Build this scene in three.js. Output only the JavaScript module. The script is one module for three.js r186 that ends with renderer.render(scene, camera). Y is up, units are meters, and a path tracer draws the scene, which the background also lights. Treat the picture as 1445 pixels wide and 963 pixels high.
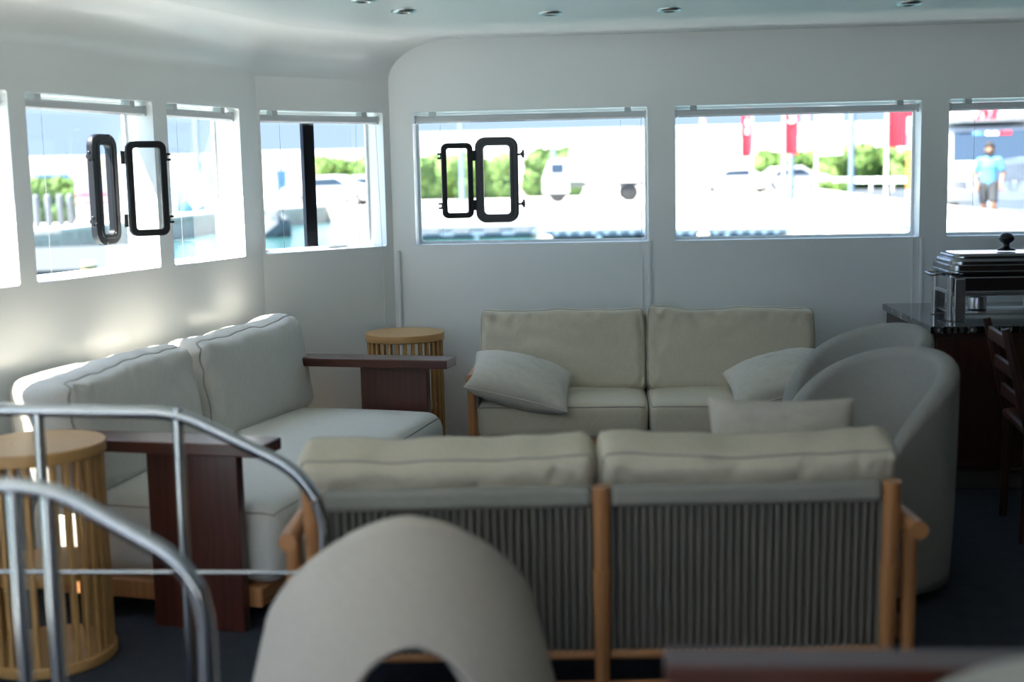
import * as THREE from 'three';
import { RoundedBoxGeometry } from 'three/addons/geometries/RoundedBoxGeometry.js';
import { TextGeometry } from 'three/addons/geometries/TextGeometry.js';
import { FontLoader } from 'three/addons/loaders/FontLoader.js';
import { MarchingCubes } from 'three/addons/objects/MarchingCubes.js';
import { ImprovedNoise } from 'three/addons/math/ImprovedNoise.js';
import { mergeGeometries, mergeVertices } from 'three/addons/utils/BufferGeometryUtils.js';

// ------------------------------------------------------------------ camera, sky, sun, exposure
const scene = new THREE.Scene();
const R = THREE.MathUtils.degToRad, V = (x, y, z) => new THREE.Vector3(x, y, z);
const W = 1445, H = 963, F = 1800;
const camera = new THREE.PerspectiveCamera(2 * Math.atan(H / 2 / F) * 180 / Math.PI, W / H, 0.05, 900);
camera.position.set(0, 1.5, 0);
camera.rotation.order = 'YXZ';
camera.rotation.set(R(-7.42), R(4.5), R(-1.2));
camera.focus = 6.3;
camera.userData.fStop = 1.45;
camera.updateMatrixWorld(true);
scene.add(camera);
const renderer = new THREE.WebGLRenderer({ antialias: true });
renderer.toneMapping = THREE.LinearToneMapping;
renderer.toneMappingExposure = 4.2;
renderer.shadowMap.enabled = true;

const SUN = V(-.42, .875, .24).normalize();
{ // clear coastal sky by the CIE clear-sky formula: paler towards the horizon, brighter round the sun
  const w = 512, h = 256, d = new Float32Array(w * h * 4), mix = (a, b, t) => a + (b - a) * t;
  for (let j = 0; j < h; j++) for (let i = 0; i < w; i++) {
    const el = ((j + .5) / h - .5) * Math.PI, az = ((i + .5) / w - .5) * 2 * Math.PI, s = Math.max(0, Math.sin(el)), t = s;
    const g = Math.acos(Math.min(1, Math.cos(el) * Math.cos(az) * SUN.x + Math.sin(el) * SUN.y + Math.cos(el) * Math.sin(az) * SUN.z));
    const k = .91 + 10 * Math.exp(-3 * g) + .45 * Math.cos(g) ** 2, o = (j * w + i) * 4;
    d[o] = mix(.155, .11, t) * k; d[o + 1] = mix(.212, .165, t) * k; d[o + 2] = mix(.315, .28, t) * k; d[o + 3] = 1;
  }
  const sky = new THREE.DataTexture(d, w, h, THREE.RGBAFormat, THREE.FloatType);
  sky.mapping = THREE.EquirectangularReflectionMapping; sky.magFilter = THREE.LinearFilter; sky.needsUpdate = true;
  scene.background = sky; scene.environment = sky;
}
const sun = new THREE.DirectionalLight(new THREE.Color(1, .95, .87), 10);
sun.position.copy(SUN).multiplyScalar(80);
sun.target.position.set(0, 0, 0);
sun.castShadow = true; sun.shadow.mapSize.set(4096, 4096);
Object.assign(sun.shadow.camera, { left: -70, right: 70, top: 70, bottom: -70, near: 1, far: 220 });
scene.add(sun, sun.target);

// ------------------------------------------------------------------ helpers
let seedN = 7;
function rngOf(s) { let a = s | 0; return () => { a = (a + 0x6d2b79f5) | 0; let t = Math.imul(a ^ (a >>> 15), 1 | a); t = (t + Math.imul(t ^ (t >>> 7), 61 | t)) ^ t; return ((t ^ (t >>> 14)) >>> 0) / 4294967296; }; }
const rnd = rngOf(11), noise = new ImprovedNoise();
const n3 = (x, y, z = 0) => noise.noise(x + 31.7, y + 11.3, z + 5.1);
const taken = {};
function numbered(n) { const k = taken[n] = (taken[n] ?? -1) + 1; return k ? n + '_' + String(k).padStart(3, '0') : n; }
// photo pixel -> direction; the distance comes from the plane it lies on
function dir(px, py) { return V((px - W / 2) / F, -(py - H / 2) / F, -1).applyQuaternion(camera.quaternion); }
function atZ(px, py, z) { const d = dir(px, py); return camera.position.clone().addScaledVector(d, z / d.z); }
function atY(px, py, y) { const d = dir(px, py); return camera.position.clone().addScaledVector(d, (y - 1.5) / d.y); }
function atD(px, dist, y) { const d = dir(px, 247 - .0209 * (px - 722)); const l = Math.hypot(d.x, d.z); return V(d.x / l * dist, y, d.z / l * dist); }   // horizontal distance along a column
const yOf = (px, py, dist) => { const d = dir(px, py); return 1.5 + d.y / Math.hypot(d.x, d.z) * dist; };
function shade(m) { m.castShadow = m.receiveShadow = true; return m; }
function mesh(name, g, m, parent) { const o = shade(new THREE.Mesh(g, m)); o.name = parent ? name : numbered(name); (parent ?? scene).add(o); return o; }
function tag(o, label, category, group) { o.userData.label = label; o.userData.category = category; if (group) o.userData.group = group; return o; }
function thing(name, label, category, p = [0, 0, 0], turn = 0, group) { const o = new THREE.Group(); o.name = numbered(name); scene.add(o); o.position.set(...p); o.rotation.y = turn; return tag(o, label, category, group); }
function struct(name, g, m) { const o = shade(g ? new THREE.Mesh(g, m) : new THREE.Group()); o.name = numbered(name); o.userData.kind = 'structure'; scene.add(o); return o; }
function copy(o, label) { const c = o.clone(); c.name = numbered(o.name.replace(/_\d{3}$/, '')); c.userData = { ...o.userData }; if (label) c.userData.label = label; scene.add(c); return c; }
function plain(g) { const q = g.index ? g.toNonIndexed() : g.clone(); for (const k of Object.keys(q.attributes)) if (!['position', 'normal', 'uv'].includes(k)) q.deleteAttribute(k); if (!q.attributes.uv) q.setAttribute('uv', new THREE.BufferAttribute(new Float32Array(q.attributes.position.count * 2), 2)); if (!q.attributes.normal) q.computeVertexNormals(); q.groups = []; return q; }
const merge = (...a) => mergeGeometries(a.flat().map(plain));
// uv in metres by the way a face points; the long axis runs along u
function metric(g, long) {
  const p = g.attributes.position, n = g.attributes.normal, uv = new Float32Array(p.count * 2);
  g.computeBoundingBox(); const s = g.boundingBox.getSize(V()); const ax = long ?? (s.x >= s.y && s.x >= s.z ? 0 : s.y >= s.z ? 1 : 2);
  for (let i = 0; i < p.count; i++) {
    const q = [p.getX(i), p.getY(i), p.getZ(i)], m = [Math.abs(n.getX(i)), Math.abs(n.getY(i)), Math.abs(n.getZ(i))];
    const k = m[0] >= m[1] && m[0] >= m[2] ? 0 : m[1] >= m[2] ? 1 : 2, o = [0, 1, 2].filter((a) => a !== k);
    const a = o.includes(ax) ? ax : o[0], b = o.find((c) => c !== a);
    uv[2 * i] = q[a]; uv[2 * i + 1] = q[b];
  }
  g.setAttribute('uv', new THREE.BufferAttribute(uv, 2)); return g;
}
const box = (w, h, d, x = 0, y = 0, z = 0, r = .006, seg = 2) => metric(plain(new RoundedBoxGeometry(w, h, d, seg, Math.min(r, w / 2.01, h / 2.01, d / 2.01)))).translate(x, y, z);
function cyl(a, b, r0, r1 = r0, n = 14) {
  const d = b.clone().sub(a), g = plain(new THREE.CylinderGeometry(r1, r0, d.length(), n, 1));
  const uv = g.attributes.uv; for (let i = 0; i < uv.count; i++) { const u = uv.getX(i), v = uv.getY(i); uv.setXY(i, v * d.length(), u * r0 * 6.28); }
  g.applyQuaternion(new THREE.Quaternion().setFromUnitVectors(V(0, 1, 0), d.clone().normalize()));
  return g.translate((a.x + b.x) / 2, (a.y + b.y) / 2, (a.z + b.z) / 2);
}
function tube(pts, r, seg = 60, radial = 10, closed = false) { return plain(new THREE.TubeGeometry(new THREE.CatmullRomCurve3(pts, closed, 'centripetal'), seg, r, radial, closed)); }
function bentTube(pts, r, bend, radial = 12) { // straight runs with rounded bends
  const path = new THREE.CurvePath(); let prev = pts[0];
  for (let i = 1; i < pts.length - 1; i++) {
    const a = pts[i].clone().addScaledVector(pts[i - 1].clone().sub(pts[i]).normalize(), bend[i - 1] ?? bend), b = pts[i].clone().addScaledVector(pts[i + 1].clone().sub(pts[i]).normalize(), bend[i - 1] ?? bend);
    path.add(new THREE.LineCurve3(prev, a)); path.add(new THREE.QuadraticBezierCurve3(a, pts[i], b)); prev = b;
  }
  path.add(new THREE.LineCurve3(prev, pts[pts.length - 1]));
  const all = []; for (const c of path.curves) { const k = c.isLineCurve3 ? 6 : 10; for (let i = 0; i < k; i++) all.push(c.getPoint(i / k)); } all.push(pts[pts.length - 1]);
  return tube(all, r, all.length * 2, radial);
}
const lathe = (pts, n = 40) => plain(new THREE.LatheGeometry(pts.map(([x, y]) => new THREE.Vector2(x, y)), n));
function rrect(w, h, r, s = new THREE.Shape(), x = 0, y = 0) {
  const a = x - w / 2, b = x + w / 2, c = y - h / 2, d = y + h / 2;
  s.moveTo(a + r, c); s.lineTo(b - r, c); s.absarc(b - r, c + r, r, -Math.PI / 2, 0); s.lineTo(b, d - r); s.absarc(b - r, d - r, r, 0, Math.PI / 2);
  s.lineTo(a + r, d); s.absarc(a + r, d - r, r, Math.PI / 2, Math.PI); s.lineTo(a, c + r); s.absarc(a + r, c + r, r, Math.PI, 1.5 * Math.PI); return s;
}
const extrude = (s, depth, bevel = 0) => metric(plain(new THREE.ExtrudeGeometry(s, { depth, bevelEnabled: bevel > 0, bevelSize: bevel, bevelThickness: bevel, bevelSegments: 2, curveSegments: 10 })));

// ------------------------------------------------------------------ textures and materials
function dataTex(w, h, f, srgb = true) {
  const d = new Uint8Array(w * h * 4);
  for (let j = 0; j < h; j++) for (let i = 0; i < w; i++) { const c = f(i / w, j / h, i, j), o = (j * w + i) * 4; d[o] = c[0] * 255; d[o + 1] = c[1] * 255; d[o + 2] = c[2] * 255; d[o + 3] = 255; }
  const t = new THREE.DataTexture(d, w, h); t.magFilter = THREE.LinearFilter; t.minFilter = THREE.LinearMipmapLinearFilter; t.generateMipmaps = true;
  t.wrapS = t.wrapT = THREE.MirroredRepeatWrapping; if (srgb) t.colorSpace = THREE.SRGBColorSpace; t.needsUpdate = true; return t;
}
const clamp = (x, a = 0, b = 1) => Math.min(b, Math.max(a, x));
function woodTex(light, dark, k, ru, rv) {
  const t = dataTex(512, 256, (u, v) => {
    const wob = .35 * n3(u * 2 + k, v * 2), g = .5 + .5 * n3(u * 3 + k, v * 34 + wob * 6), fine = .5 + .5 * n3(u * 14, v * 140 + k), ring = .5 + .5 * Math.sin((v * 9 + wob * 2.2 + .6 * n3(u * 1.5, v * 3 + k)) * 6.28);
    const m = clamp(.55 * g + .3 * fine + .15 * ring); return light.map((c, i) => clamp((c * (1 - m) + dark[i] * m)));
  });
  t.repeat.set(ru, rv); return t;
}
const std = (o) => new THREE.MeshStandardMaterial(o), phys = (o) => new THREE.MeshPhysicalMaterial(o);
const rgb = (r, g, b) => new THREE.Color().setRGB(r, g, b);
const weave = dataTex(256, 256, (u, v) => { const a = .5 + .5 * Math.sin(u * 40 * 6.283) * Math.sin(v * 40 * 6.283), s = .5 + .5 * n3(u * 30, v * 6) * .8 + .25 * n3(u * 5, v * 34); const m = clamp(.90 + .05 * a + .05 * (s - .5) + .015 * n3(u * 4, v * 4)); return [m, m, m]; });
weave.repeat.set(8, 8); weave.wrapS = weave.wrapT = THREE.RepeatWrapping;
const fabric = (r, g, b) => std({ color: rgb(r, g, b), map: weave, bumpMap: weave, bumpScale: .0005, roughness: .95 });
const M = {
  linen: fabric(.74, .655, .50), linenPale: fabric(.78, .745, .67), linenPillow: fabric(.72, .66, .55), boucle: fabric(.62, .545, .455), tubCloth: fabric(.44, .425, .38), piping: std({ color: rgb(.40, .36, .30), roughness: .9 }),
  darkEdge: std({ color: rgb(.11, .10, .09), roughness: .9 }),
  oak: std({ map: woodTex([.80, .58, .38], [.62, .40, .23], 3, 1.1, 4), roughness: .42 }),
  bamboo: std({ map: woodTex([.82, .66, .43], [.66, .48, .27], 9, 1.3, 5), roughness: .4 }),
  mahogany: phys({ map: woodTex([.37, .17, .10], [.21, .085, .05], 15, 1.1, 3.5), roughness: .35, clearcoat: .4, clearcoatRoughness: .18 }),
  cabinet: phys({ map: woodTex([.29, .15, .085], [.17, .08, .045], 21, .9, 2.5), roughness: .4, clearcoat: .25, clearcoatRoughness: .25 }),
  panel: std({ map: woodTex([.30, .17, .10], [.19, .10, .06], 33, .6, 2), roughness: .5 }),
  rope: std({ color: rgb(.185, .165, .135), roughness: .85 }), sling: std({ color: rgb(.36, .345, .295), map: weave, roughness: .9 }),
  steel: std({ color: rgb(.44, .45, .46), metalness: 1, roughness: .16 }), steelDull: std({ color: rgb(.62, .62, .61), metalness: 1, roughness: .28 }),
  gel: phys({ color: rgb(.86, .875, .86), roughness: .38, clearcoat: .45, clearcoatRoughness: .16 }),
  ceil: phys({ color: rgb(.82, .84, .83), roughness: .34, clearcoat: .5, clearcoatRoughness: .14 }),
  glass: phys({ color: rgb(.97, .99, .985), transmission: 1, thickness: 0, roughness: 0, ior: 1.5 }),
  black: std({ color: rgb(.012, .012, .014), roughness: .38 }), blackGloss: std({ color: rgb(.008, .009, .012), roughness: .12 }),
  blind: std({ color: rgb(.62, .64, .66), roughness: .55 }), blindRoll: std({ color: rgb(.60, .62, .64), map: weave, roughness: .9 }), clear: std({ color: rgb(.55, .6, .6), roughness: .25 }),
  wire: std({ color: rgb(.5, .52, .52), roughness: .5 }), white: std({ color: rgb(.82, .84, .84), roughness: .45 }),
};
M.bambooTop = M.bamboo;
{ const c = dataTex(256, 256, (u, v) => { const a = .5 + .5 * n3(u * 70, v * 70), b = .5 + .5 * n3(u * 9, v * 9); const m = clamp(.13 + .10 * a + .04 * b); return [m * .86, m * .95, m * 1.12]; }); c.repeat.set(1.6, 1.6); M.carpet = std({ map: c, bumpMap: c, bumpScale: .012, roughness: 1 }); }
{ const r = rngOf(5), cells = []; for (let i = 0; i < 900; i++) cells.push([r(), r(), r()]);
  const grid = {}; cells.forEach((c) => { const k = Math.floor(c[0] * 24) + '_' + Math.floor(c[1] * 24); (grid[k] ??= []).push(c); });
  const g = dataTex(256, 256, (u, v) => { let best = 9, val = 0; const ci = Math.floor(u * 24), cj = Math.floor(v * 24); for (let i = ci - 1; i <= ci + 1; i++) for (let j = cj - 1; j <= cj + 1; j++) for (const c of grid[i + '_' + j] ?? []) { const d = (c[0] - u) ** 2 + (c[1] - v) ** 2; if (d < best) { best = d; val = c[2]; } } const m = val < .62 ? .07 + .1 * val : val < .85 ? .3 : .62; return [m, m * .99, m * .95]; });
  g.repeat.set(3, 3); M.granite = phys({ map: g, roughness: .18, clearcoat: .6, clearcoatRoughness: .05 }); }

// ------------------------------------------------------------------ the saloon shell
const CEIL = 2.23, TH = .165, SILL = 1.128, HEAD = 1.848;
const MID = .99;                                                     // the boat's centre line
const JA = V(-2.48, 0, -3.61), J0 = V(-2.88, 0, 2.4), JB = V(-1.75, 0, -6.33), K = V(-1.189, 0, -6.95), K2 = V(2 * MID - K.x, 0, K.z);
// a wall from a to b (inner face, room on the left hand going a -> b reversed), holes [s0, s1, y0, y1]; 'out' points away from the room
function wallFrame(a, b, out) { const d = b.clone().sub(a), L = d.length(); d.normalize(); const n = V(-d.z, 0, d.x); if (n.dot(out) < 0) n.negate(); const m = new THREE.Matrix4().makeBasis(d, V(0, 1, 0), d.clone().cross(V(0, 1, 0))); const zAx = d.clone().cross(V(0, 1, 0)); return { a, d, n, L, m, flip: zAx.dot(n) < 0, toWorld: (s, y, o) => a.clone().addScaledVector(d, s).addScaledVector(n, o).setY(y) }; }
function buildWall(name, fr, holes, mat, th = TH) {
  const s = new THREE.Shape([[0, -.1], [fr.L, -.1], [fr.L, CEIL + .1], [0, CEIL + .1]].map(([x, y]) => new THREE.Vector2(x, y)));
  for (const [s0, s1, y0, y1] of holes) s.holes.push(rrect(s1 - s0, y1 - y0, .012, new THREE.Path(), (s0 + s1) / 2, (y0 + y1) / 2));
  const g = plain(new THREE.ExtrudeGeometry(s, { depth: th, bevelEnabled: false, curveSegments: 4 }));
  if (fr.flip) g.translate(0, 0, -th);
  g.applyMatrix4(fr.m).translate(fr.a.x, 0, fr.a.z);
  return struct(name, g, mat);
}
const LEFT = V(-1, 0, 0), FWD = V(0, 0, -1);
const frA0 = wallFrame(J0, JA, LEFT), frA = wallFrame(JA, JB, LEFT), frB = wallFrame(JB, K, LEFT), frC = wallFrame(K, K2, FWD);
const sA = 1.128;                                                     // where the first pane's measure begins on the raked side wall
const hA = [[.12, sA - .083, SILL, HEAD], [sA + .012, sA + .815, SILL, HEAD], [sA + .92, sA + 1.525, SILL, HEAD]];
const hB = [[.018, .79, SILL, HEAD]];
const hC = [-1.064, .345, 1.78].map((x) => [x - K.x, x + (x === .345 ? 1.293 : 1.269) - K.x, SILL, HEAD]);
const hA0 = [];   // unseen glazed side openings further aft, made tall to let in more light
 for (let s = .35; s + 1.0 < frA0.L - .1; s += 1.16) hA0.push([s, s + 1.04, .14, 2.0]);
const wL = buildWall('wall_left', frA0, hA0, M.gel);
buildWall('wall_left', frA, hA, M.gel); buildWall('wall_left', frB, hB, M.gel); buildWall('wall_front', frC, hC, M.gel);
function wedge(name, p, n1, n2) { const s = new THREE.Shape([new THREE.Vector2(p.x, -p.z), new THREE.Vector2(p.x + n1.x * TH, -(p.z + n1.z * TH)), new THREE.Vector2(p.x + n2.x * TH, -(p.z + n2.z * TH))]); const g = plain(new THREE.ExtrudeGeometry(s, { depth: CEIL + .2, bevelEnabled: false })); g.rotateX(-Math.PI / 2).translate(0, -.1, 0); struct(name, g, M.gel); }
wedge('wall_left', JA, frA0.n, frA.n); wedge('wall_left', JB, frA.n, frB.n); wedge('wall_left', K, frB.n, frC.n);
// starboard side mirrors the port side; unseen, its dark wood chosen to cut bounced light
const mir = (p) => V(2 * MID - p.x, 0, p.z);
const frR = [[K2, mir(JB)], [mir(JB), mir(JA)], [mir(JA), mir(J0)]].map(([a, b]) => wallFrame(a, b, V(1, 0, 0)));
const hR = [];
buildWall('wall_right', frR[0], [], M.panel); buildWall('wall_right', frR[1], [], M.panel);
buildWall('wall_right', frR[2], hR, M.panel);
wedge('wall_right', mir(JA), frR[1].n, frR[2].n); wedge('wall_right', mir(JB), frR[0].n, frR[1].n); wedge('wall_right', K2, frC.n, frR[0].n);
// unseen aft bulkhead, dark to cut bounce, its open doorway widened to admit light
const frD = wallFrame(mir(J0), J0, V(0, 0, 1));
buildWall('wall_back', frD, [[frD.L - 3.2, frD.L - .2, .02, 2.12]], M.panel);
{
  const out = [J0, JA, JB, K, K2, mir(JB), mir(JA), mir(J0)].map((p) => new THREE.Vector2(p.x, -p.z));
  const big = (k) => out.map((p) => new THREE.Vector2(MID + (p.x - MID) * k, p.y * k));
  const slab = (pts, y0, h, name, m) => { const g = metric(plain(new THREE.ExtrudeGeometry(new THREE.Shape(pts), { depth: h, bevelEnabled: false }))); g.rotateX(-Math.PI / 2).translate(0, y0, 0); return struct(name, g, m); };
  slab(big(1.02), -.12, .12, 'floor', M.carpet);
  slab(big(1.05), CEIL, .1, 'ceiling', M.ceil);
  // rounded cove between the side walls and the ceiling, mitred at the bends
  const cove = (pts, outs, name) => {
    const cx = .27, cy = .215, n = 16, pos = [], idx = [];
    pts.forEach((p, i) => {
      const a = outs[Math.max(0, i - 1)], b = outs[Math.min(outs.length - 1, i)], m = a.clone().add(b).normalize(), k = 1 / Math.max(.5, m.dot(a));
      for (let j = 0; j <= n; j++) { const t = j / n * Math.PI / 2, off = cx * (1 - Math.cos(t)) * k; pos.push(p.x - m.x * off, CEIL - cy + cy * Math.sin(t) - (j === n ? .0005 : 0), p.z - m.z * off); }
    });
    for (let i = 0; i < pts.length - 1; i++) for (let j = 0; j < n; j++) { const a = i * (n + 1) + j, b = a + n + 1; idx.push(a, b, a + 1, a + 1, b, b + 1); }
    const g = new THREE.BufferGeometry(); g.setAttribute('position', new THREE.Float32BufferAttribute(pos, 3)); g.setIndex(idx); g.computeVertexNormals();
    const m = M.gel.clone(); m.side = THREE.DoubleSide; struct(name, plain(g), m);
  };
  const kk = K.clone().addScaledVector(frB.d, .3);
  cove([J0, JA, JB, K, kk], [frA0.n, frA.n, frB.n, frB.n], 'trim_1');
  cove([mir(J0), mir(JA), mir(JB), K2], [frR[2].n, frR[1].n, frR[0].n], 'trim_2');
}
// unseen white decks round the saloon, added to bounce sunlight inside
{
  const deck = std({ color: rgb(.82, .82, .79), roughness: .6 }), ring = [[-4.1, 2.3], [-3.6, -3.9], [-2.75, -6.9], [-1.9, -8.2], [3.9, -8.2], [4.7, -6.9], [5.6, -3.9], [6.1, 2.3], [6.1, 6.5], [-4.1, 6.5]];
  const g = metric(plain(new THREE.ExtrudeGeometry(new THREE.Shape(ring.map(([x, z]) => new THREE.Vector2(x, -z))), { depth: .1, bevelEnabled: false }))); g.rotateX(-Math.PI / 2).translate(0, -.24, 0); struct('deck', g, deck);
}
// ---- windows: pane set near the outside of each opening with a slim white gasket
let wn = 0;
function windowAt(fr, [s0, s1, y0, y1]) {
  const g = struct('window_' + ++wn), w = s1 - s0, h = y1 - y0, c = fr.toWorld((s0 + s1) / 2, 0, TH - .02);
  g.position.copy(c); g.quaternion.setFromRotationMatrix(new THREE.Matrix4().makeBasis(fr.d, V(0, 1, 0), fr.d.clone().cross(V(0, 1, 0))));
  const s = rrect(w, h, .012, undefined, 0, (y0 + y1) / 2); s.holes.push(rrect(w - .028, h - .028, .02, new THREE.Path(), 0, (y0 + y1) / 2));
  mesh('gasket', extrude(s, .016).translate(0, 0, -.008), M.white, g);
  mesh('pane', plain(new THREE.PlaneGeometry(w - .02, h - .02)).translate(0, (y0 + y1) / 2, 0), M.glass, g);
  return g;
}
for (const h of hR) windowAt(frR[2], h);
const wins = [];
for (const h of hA0) windowAt(frA0, h);
for (const h of hA) wins.push([windowAt(frA, h), frA, h]);
wins.push([windowAt(frB, hB[0]), frB, hB[0]]);
for (const h of hC) wins.push([windowAt(frC, h), frC, h]);
{ // black pillar behind the pane of the angled corner window
  const a = 428, b = 447, mid = .365;
  mesh('mullion', box(.072, HEAD - SILL, .03, .012, (HEAD + SILL) / 2, -.03, .004).rotateY(0), M.blackGloss, wins[3][0]);
}
// ---- roller blinds, wound up under each window head
const blindWords = ['in the side window behind the slatted table end', 'in the side window with the black porthole', 'in the narrow side window', 'in the corner window with the black pillar', 'over the front window with the black porthole', 'over the front window showing red flags', 'over the front window above the buffet'];
wins.forEach(([g0, fr, [s0, s1, y0, y1]], i) => {
  const w = s1 - s0 - .03, t = thing('roller_blind', 'grey roller blind wound up ' + blindWords[i], 'blind', [0, 0, 0], 0, 'roller blinds under the window heads');
  t.position.copy(fr.toWorld((s0 + s1) / 2, 0, .05)); t.quaternion.setFromRotationMatrix(new THREE.Matrix4().makeBasis(fr.d, V(0, 1, 0), fr.d.clone().cross(V(0, 1, 0))));
  mesh('headrail', box(w, .036, .045, 0, y1 - .038, 0, .008), M.blind, t);
  mesh('fabric_roll', cyl(V(-w / 2 + .01, y1 - .046, .004), V(w / 2 - .01, y1 - .046, .004), .015), M.blindRoll, t);
  for (const k of [-1, 1]) {
    mesh('bracket', box(.035, .03, .05, k * (w / 2 - .09), y1 - .013, 0, .003), M.clear, t);
    mesh('end_cap', box(.012, .045, .05, k * (w / 2 + .002), y1 - .04, 0, .004), M.blind, t);
    mesh('guide_wire', cyl(V(k * (w / 2 - .13), y1 - .07, 0), V(k * (w / 2 - .13), y0 + .002, 0), .0011, .0011, 6), M.wire, t);
  }
  if (i >= 3) { const z = fr.flip ? 1 : -1; mesh('pull_cord', tube([V(w / 2 - .02, y1 - .06, z * .03), V(w / 2 - .02, y0 + .05, z * .052), V(w / 2 - .018, y0 - .2, z * .058), V(w / 2 - .02, y0 - .42, z * .057)], .0018, 30, 6), M.white, t); }
});
// ---- black opening portholes fixed on two panes
function porthole(label, fr, s, yc, leafSide, fw = .225, swing = 14) {
  const t = thing('porthole', label, 'porthole', [0, 0, 0], 0, 'black opening portholes');
  t.position.copy(fr.toWorld(s, yc, TH - .045));
  const inw = fr.n.clone().negate(), x = V(0, 1, 0).cross(inw); t.quaternion.setFromRotationMatrix(new THREE.Matrix4().makeBasis(x, V(0, 1, 0), inw));   // local z into the room
  const ring = (w, h, r, b, d, bev) => { const q = rrect(w, h, r); q.holes.push(rrect(w - 2 * b, h - 2 * b, r * .55, new THREE.Path())); return extrude(q, d, bev); };
  mesh('frame', ring(fw, .455, .05, .034, .022, .006), M.black, t);
  mesh('frame_lip', ring(fw - .047, .408, .03, .012, .03, .003), M.black, t);
  for (const k of [-1, 1]) mesh('frame_boss', cyl(V(k * .03, k * .222, .012), V(k * .03, k * .232, .012), .022, .018), M.black, t);
  const k = leafSide, leaf = new THREE.Group(); leaf.name = 'leaf'; t.add(leaf); leaf.position.set(k * (fw / 2 + .0095), 0, .05); leaf.rotation.y = -k * R(swing);
  mesh('leaf_frame', ring(.165, .40, .03, .021, .022, .004).translate(k * .095, 0, 0), M.black, leaf);
  mesh('leaf_pane', plain(new THREE.PlaneGeometry(.13, .36)).translate(k * .095, 0, .012), M.glass, leaf);
  for (const y of [-.135, .135]) {
    mesh('hinge', merge(cyl(V(0, y - .028, 0), V(0, y + .028, 0), .009), box(.03, .03, .012, k * .012, y, 0, .002)), M.black, leaf);
    mesh('lug', merge(box(.024, .01, .016, k * .19, y + .012, .01, .002), box(.024, .01, .016, k * .19, y - .012, .01, .002), box(.012, .034, .016, k * .18, y, .01, .002)), M.black, leaf);
    mesh('wing_knob', merge(cyl(V(-k * (fw / 2 - .003), y, .02), V(-k * (fw / 2 + .032), y + .004, .03), .006), box(.012, .045, .016, -k * (fw / 2 + .035), y + .004, .03, .005), cyl(V(-k * (fw / 2 + .025), y + .003, .028), V(-k * (fw / 2 + .04), y + .004, .031), .013)), M.black, t);
  }
  return t;
}
{
  const onA = (px, py) => { const d = dir(px, py), p0 = frA.toWorld(0, 0, TH - .03), k = p0.sub(camera.position).dot(frA.n) / d.dot(frA.n); return camera.position.clone().addScaledVector(d, k); };
  const pa = onA(140, 268), s = pa.clone().sub(JA).dot(frA.d);
  porthole('black framed porthole with its leaf swung open, in the side window pane', frA, s, pa.y, 1, .155, 40);
  const pc = atZ(702, 254, -6.95 - TH + .03);
  porthole('black framed porthole with wing knobs and opened leaf, in the front window pane', frC, pc.x - K.x, pc.y, -1);
}
// ---- slim cable covers on the front wall and round ceiling downlights
for (const [px, x0] of [[917, 1]]) { const p = atZ(px, 380, -6.95); const t = struct('trim_3', box(.016, .95, .012, p.x, .66, -6.945, .003), M.white); }
struct('trim_4', box(.016, .92, .012, atZ(1300, 380, -6.95).x, .66, -6.945, .003), M.white);
struct('trim_5', cyl(V(K.x + .03, 0, K.z + .02), V(K.x + .03, 1.1, K.z + .02), .009), M.white);
const dlWords = ['above the slatted corner table', 'above the end of the far sofa', 'over the middle of the far sofa', 'over the tub chairs', 'over the foot of the long side sofa'];
[[570, 15], [776, 18], [944, 13], [1283, 4], [513, -1]].forEach(([px, py], i) => {
  const p = atY(px, py, CEIL), t = thing('ceiling_downlight', 'round chrome ceiling downlight, unlit, ' + dlWords[i], 'downlight', [p.x, CEIL, p.z], 0, 'ceiling downlights');
  mesh('ring', lathe([[.03, -.001], [.032, -.012], [.05, -.012], [.056, -.006], [.057, 0]]), M.steelDull, t);
  mesh('lens', lathe([[0, -.004], [.02, -.004], [.032, -.006]]), std({ color: rgb(.75, .75, .72), roughness: .3 }), t);
});

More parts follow.
